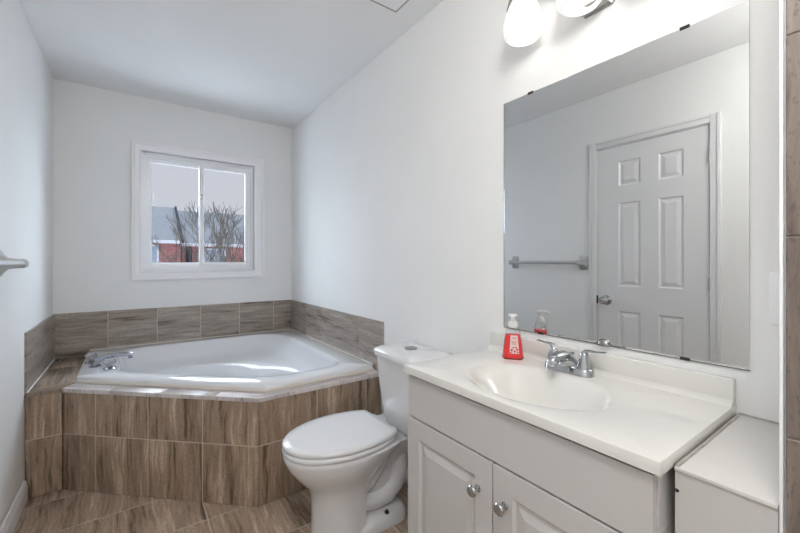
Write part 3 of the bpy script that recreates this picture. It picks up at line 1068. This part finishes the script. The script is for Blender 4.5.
def lerp_w(z):
    return 0.0365 - 0.014 * (z / 0.10)


body = MB()
body.loft([rr4(0.018, 0.034, 0.012, 0.0), rr4(0.020, 0.0375, 0.014, 0.006), rr4(0.0195, 0.034, 0.014, 0.03), rr4(0.0185, 0.029, 0.013, 0.07), rr4(0.017, 0.0235, 0.012, 0.10),
           rr4(0.014, 0.018, 0.012, 0.112), rr4(0.0125, 0.0135, 0.0115, 0.118)], True, True)
body.xf(RM).build('bottle', 'bottle', so, sharp=60)
lq = MB()
lq.loft([rr4(0.0165, 0.0325, 0.011, 0.0025), rr4(0.0185, 0.036, 0.013, 0.007), rr4(0.018, 0.0325, 0.013, 0.03), rr4(0.017, 0.0275, 0.012, 0.07), rr4(0.0162, 0.0248, 0.0115, 0.087)], True, True)
lq.xf(RM).build('liquid', 'liquid', so, sharp=60)
lb = MB()
lb.loft([[(-0.0206, 0.013 - 0.001, 0.022), (-0.0206, -0.021, 0.022), (-0.0194, -0.0165, 0.086), (-0.0194, 0.008, 0.086)],
         [(-0.0212, 0.013 - 0.001, 0.022), (-0.0212, -0.021, 0.022), (-0.0200, -0.0165, 0.086), (-0.0200, 0.008, 0.086)]])
lo = lb.xf(RM).build('label', 'label', so)
lp = MB()
for (y, z, r) in ((0.004, 0.034, 0.004), (-0.006, 0.030, 0.0035), (-0.014, 0.037, 0.004), (-0.002, 0.043, 0.003), (-0.010, 0.045, 0.003), (0.008, 0.026, 0.003), (-0.016, 0.027, 0.003)):
    lp.lathe([(r, 0), (r, 0.0006), (0, 0.0007)], (-0.0211 + (z - .022) * .018, y, z), (-1, 0, 0), 10)
for z, w0 in ((0.076, 0.006), (0.062, 0.009), (0.055, 0.007)):
    x_ = -0.0212 + (z - .022) * .01875
    lp.box(x_ - 0.0006, x_, -0.004 - w0, -0.004 + w0, z, z + 0.0022)
lp.xf(RM).build('print', 'labelred', lo)
pm = MB()
pm.lathe([(0.0155, 0.112), (0.0165, 0.114), (0.0165, 0.128), (0.0125, 0.134), (0.0085, 0.137), (0.008, 0.150)], (0, 0, 0), (0, 0, 1), 20)
pm.lathe([(0.0075, 0.149), (0.015, 0.151), (0.016, 0.156), (0.013, 0.159), (0, 0.160)], (0, 0, 0), (0, 0, 1), 20)
pm.tube([(0, 0, 0.155), (-0.022, 0, 0.1545), (-0.034, 0, 0.151)], [(0.008, 0.005), (0.0065, 0.0045), (0.005, 0.004)], 10)
pm.xf(RM).build('pump', 'pump', so, sharp=50)

# ------------------------------------------------------------------ mirror
MY0, MY1, MZ0, MZ1 = 0.239, 0.963, 0.929, 1.813
mi = thing('wall_mirror', 'large frameless rectangular mirror on the wall above the vanity', 'mirror', (R, 0.6, MZ0))
mm_ = MB()
mm_.box(R - 0.0055, R - 0.0005, MY0, MY1, MZ0, MZ1, 0.001)
mm_.build('mirror_glass', 'mirror', mi, sharp=10)
eg = MB()
for a in ((MY1 - 0.0005, MY1 + 0.0015, MZ0, MZ1), (MY0, MY1, MZ0 - 0.0015, MZ0 + .0005)):
    eg.box(R - 0.0052, R - 0.0003, *a)
eg.build('edge', 'dark', mi)
for y, z in ((0.842, MZ1), (0.368, MZ1), (0.367, MZ0), (0.80, MZ0)):
    c_ = MB()
    c_.box(R - 0.008, R - 0.0003, y - 0.011, y + 0.011, z - (0.003 if z < 1 else 0.005), z + (0.005 if z < 1 else 0.003), 0.001)
    c_.build('clip', 'darkmetal', mi)
c_ = MB()
c_.loft([[(x_, 0.577 + r * math.cos(PI * k / 12), MZ0 - 0.002 + r * math.sin(PI * k / 12)) for k in range(13)] for x_, r in ((R - 0.0056, 0.021), (R - 0.011, 0.020), (R - 0.016, 0.014), (R - 0.018, 0.004))])
c_.build('round_clip', 'nickel', mi, sharp=50)

# ------------------------------------------------------------------ vanity light
vlx = thing('vanity_light', 'chrome wall light with three lit frosted glass bell shades above the mirror', 'wall light', (R, 0.59, 2.0))
cz, cyl = 2.040, 0.596
oc = MB()


def octo(h, hz, x, ch=0.35):
    return [(x, cyl - h, cz - hz * (1 - ch * 1.4)), (x, cyl - h * (1 - ch), cz - hz), (x, cyl + h * (1 - ch), cz - hz), (x, cyl + h, cz - hz * (1 - ch * 1.4)),
            (x, cyl + h, cz + hz * (1 - ch * 1.4)), (x, cyl + h * (1 - ch), cz + hz), (x, cyl - h * (1 - ch), cz + hz), (x, cyl - h, cz + hz * (1 - ch * 1.4))]


oc.loft([octo(0.066, 0.060, R), octo(0.066, 0.060, R - 0.008), octo(0.057, 0.051, R - 0.014), octo(0.053, 0.047, R - 0.024), octo(0.043, 0.037, R - 0.030)])
oc.build('wall_plate', 'nickel', vlx, sharp=20)
ar = MB()
SYS = (0.814, 0.609, 0.404)
ar.tube([(R - 0.04, SYS[2] - .10, 2.15), (R - 0.045, SYS[2] - .06, 2.19), (R - 0.05, 0.5, 2.10), (R - 0.05, 0.6, 2.065), (R - 0.05, 0.7, 2.10), (R - 0.045, SYS[0] + .05, 2.19), (R - 0.04, 0.905, 2.175), (R - 0.04, 0.917, 2.14), (R - 0.04, 0.905, 2.125)], 0.0055, 10)
ar.tube([(R - 0.02, cyl, 2.062), (R - 0.05, cyl, 2.065)], 0.012, 10)
for y in SYS:
    ar.tube([(R - 0.047, y, 2.155), (1.145, y, 2.155), (1.125, y, 2.150), (1.112, y, 2.135), (1.112, y, 2.115)], 0.006, 10)
    ar.lathe([(0.02, 0), (0.024, 0.008), (0.02, 0.03), (0.008, 0.036)], (1.112, y, 2.102), (0, 0, 1), 16)
ar.build('arms', 'nickel', vlx)
for y in SYS:
    s = MB()
    s.lathe([(0.024, 2.052), (0.036, 2.045), (0.048, 2.025), (0.058, 1.998), (0.0655, 1.968), (0.0675, 1.945), (0.064, 1.925), (0.055, 1.914), (0.048, 1.912),
             (0.050, 1.915), (0.060, 1.928), (0.0635, 1.945), (0.0615, 1.968), (0.054, 1.998), (0.044, 2.023), (0.03, 2.042)], (1.112, y, 0.058), (0, 0, 1), 32, True, False)
    sh_ = s.build('shade', 'shade', vlx, sharp=70)
    b2 = MB()
    b2.lathe([(0.012, 2.035), (0.014, 2.0), (0.024, 1.975), (0.028, 1.955), (0.024, 1.937), (0.012, 1.928), (0, 1.927)], (1.112, y, 0.058), (0, 0, 1), 20)
    b2.build('bulb', 'bulb', sh_, sharp=70)

# ------------------------------------------------------------------ towel bar
tw_ = thing('towel_bar', 'pale grey metal towel bar on the left wall beside the door', 'towel bar', (L, 1.85, 1.17))
for y in (2.15, 1.52):
    p = MB()
    def sq(h, x, hz=None):
        hz = hz or h
        return rrect(y - h, y + h, 1.180 - hz, 1.180 + hz, h * 0.3, 0, 4)
    rings = []
    for h, x in ((0.034, 0), (0.034, 0.008), (0.028, 0.016), (0.022, 0.03), (0.019, 0.055), (0.019, 0.074), (0.015, 0.085), (0.006, 0.090)):
        rings.append([(L + x, q[0], q[1]) for q in sq(h, x, h + max(0, 0.022 - x * 0.9))])
    p.loft(rings)
    p.build('post', 'grey_plate', tw_, sharp=40)
br_ = MB()
br_.tube([(L + 0.068, 1.52, 1.180), (L + 0.068, 2.15, 1.180)], 0.0135, 14)
br_.build('bar', 'grey_plate', tw_)

# ------------------------------------------------------------------ small fittings
ve = thing('ceiling_vent', 'square white exhaust fan grille on the ceiling', 'vent', (0.93, 1.39, C))
g_ = MB()
g_.box(0.80, 1.052, 1.26, 1.508, C - 0.007, C - 0.003, 0.001)
g_.build('cover', 'trim', ve)
MB().box(0.788, 1.064, 1.248, 1.522, C - 0.003, C - 0.0005).build('shadow_gap', 'scuff_gap_shade', ve)  # grey rim painting the shadow gap around the cover
pl = MB()
pl.box(R - 0.006, R - 0.0005, 0.133, 0.206, 1.045, 1.163, 0.002)
pl_o = tag(pl.build('wall_outlet', 'trim', None, loc=(R, 0.17, 1.1)), 'white outlet cover plate on the wall strip between mirror and shower tile', 'outlet')

# unseen fill lamp added above the camera, given a round fixture
cl = thing('added_fill_light', 'added out-of-view fill lamp with a round white glass dome', 'added fill lamp', (0.15, -0.05, C))
MB().lathe([(0.15, 0), (0.15, 0.02), (0.145, 0.025), (0.10, 0.026)], (0.15, -0.05, C - 0.001), (0, 0, -1), 32).build('base_ring', 'nickel', cl)
MB().lathe([(0.135, 0.02), (0.13, 0.045), (0.10, 0.07), (0.05, 0.085), (0, 0.088)], (0.15, -0.05, C), (0, 0, -1), 32, False).build('glass_dome', 'shade', cl)
ld_ = bpy.data.lights.new('added_fill_point', 'POINT')
ld_.energy = FILL_LAMP_W
ld_.color = (1.0, 0.985, 0.96)
ld_.shadow_soft_size = 0.17
lo2 = bpy.data.objects.new('added_fill_point', ld_)
COL.objects.link(lo2)
lo2.location = (0.15, -0.05, C - 0.26)

# ------------------------------------------------------------------ outdoors, beyond the window
GZ = -3.4
struct(MB().box(-30, 40, 6, 60, GZ - 0.2, GZ).build('ground_outside', 'snow'))


def house(x0, x1, y, eave, ridge, run, label, wins, pipe=None, chimney=None):
    h = thing('townhouse', label, 'house', ((x0 + x1) / 2, y, GZ), 'townhouses across the yard' if False else None)
    MB().box(x0, x1, y, y + 2 * run, GZ, eave).build('brick_wall', 'brick', h)
    r = MB()
    ov = 0.3
    r.loft([[(x, y - ov, eave - 0.05), (x, y - ov, eave + 0.06), (x, y + run, ridge), (x, y + 2 * run + ov, eave + .06), (x, y + 2 * run + ov, eave - 0.05), (x, y + run, ridge - 0.12)] for x in (x0 - .02, x1 + .02)])
    r.build('roof', 'roof', h, sharp=10)
    MB().box(x0 - .02, x1 + .02, y - ov - 0.1, y - ov, eave - 0.12, eave + 0.05, 0.02).build('gutter', 'fascia', h)
    for (a, b, c, d) in wins:
        w = MB()
        w.box(a, b, y - 0.06, y + 0.02, c, d)
        wo = w.build('window', 'fascia', h)
        n = 2 if b - a > 0.7 else 1
        p = MB()
        for k in range(n):
            wa = a + 0.09 + k * (b - a - 0.06) / n
            wb = wa + (b - a - 0.06) / n - 0.12
            p.box(wa, wb, y - 0.07, y - 0.055, c + 0.1, d - 0.1)
        p.build('pane', 'outglass', wo)
    if pipe:
        MB().box(pipe - 0.05, pipe + 0.05, y - 0.14, y - 0.02, GZ, eave - 0.05).build('downpipe', 'downpipe', h)
    if chimney:
        MB().box(chimney - 0.3, chimney + 0.3, y + run - .3, y + run + .3, ridge - 0.6, ridge + 0.35).build('chimney', 'fascia', h)
    return h


house(-7.0, 2.16, 24.0, 2.28, 4.62, 3.8, 'red brick townhouse with grey roof at the left of the window view',
      [(0.2, 1.12, -0.2, 2.1), (-3.2, -2.0, 0.3, 1.9)])
house(2.22, 8.6, 24.25, 2.16, 4.5, 3.8, 'red brick townhouse with slightly lower grey roof and charcoal downpipe behind the bare trees',
      [(3.35, 4.5, 0.2, 1.95), (5.65, 7.0, 0.2, 1.95), ], pipe=None, chimney=3.7)
dp = MB()  # dark downpipe, built as a plain box
dp.box(2.36, 2.66, 23.55, 23.8, GZ, 2.0)
dpo = tag(dp.build('downpipe_box', 'downpipe', None, loc=(2.5, 23.7, GZ)), 'dark vertical downpipe box in front of the joint between the two brick townhouses', 'flue')
# party wall with a sloping dark cap between the two roofs
pw = MB()
pw.loft([[(x, 23.6, 2.2), (x, 23.6, 2.42), (x, 27.8, 4.72), (x, 27.8, 4.5)] for x in (2.13, 2.25)])
tag(pw.build('party_wall', 'downpipe', None, loc=(2.19, 24, 2)), 'dark sloping cap between the two grey roofs', 'parapet')


def tree(x, y, h, label, seed, spread=0.5, lean=0.0, depth=6, r0=0.07):
    rnd = random.Random(seed)
    t_ = thing('bare_tree', label, 'tree', (x, y, GZ))
    trunk = MB()
    twigs = MB()

    def grow(p, d, ln, r, lvl):
        n = 3
        path = [p]
        q = p.copy()
        dd = d.copy()
        for k in range(n):
            dd = (dd + Vector((rnd.uniform(-.12, .12), rnd.uniform(-.12, .12), 0.06))).normalized()
            q = q + dd * ln / n
            path.append(q.copy())
        (trunk if lvl < 2 else twigs).tube(path, [max(r, .007), max(r * .9, .007), max(r * .78, .006), max(r * .62, .006)], 6 if lvl < 2 else 4, cap=False)
        if lvl >= depth:
            return
        kids = 3 if lvl > 0 else 4
        for k in range(kids):
            a = rnd.uniform(0, 2 * PI)
            tilt = rnd.uniform(0.2, spread)
            side = Vector((math.cos(a), math.sin(a), 0))
            nd = (dd * math.cos(tilt) + side * math.sin(tilt)).normalized()
            st_ = path[-1] if k < 2 else path[-2]
            grow(st_.copy(), nd, (h * 0.2 if lvl == 0 else ln * rnd.uniform(0.6, 0.85)), r * 0.58, lvl + 1)
    grow(Vector((x, y, GZ)), Vector((lean, 0, 1)).normalized(), h * 0.52, r0, 0)
    trunk.build('trunk', 'bark', t_, sharp=80, recalc=False)
    twigs.build('branches', 'bark', t_, sharp=80, recalc=False)


tree(2.47, 17.5, 6.5, 'slim bare tree seen near the middle of the window', 3, 0.5, -0.04, 5, 0.05)
tree(3.15, 14.0, 6.3, 'bushy bare tree filling the right half of the window view', 12, 0.6, 0.0, 5, 0.06)
tree(4.66, 20.0, 5.9, 'bare tree standing furthest right in the window view', 21, 0.5, 0.03, 5, 0.045)
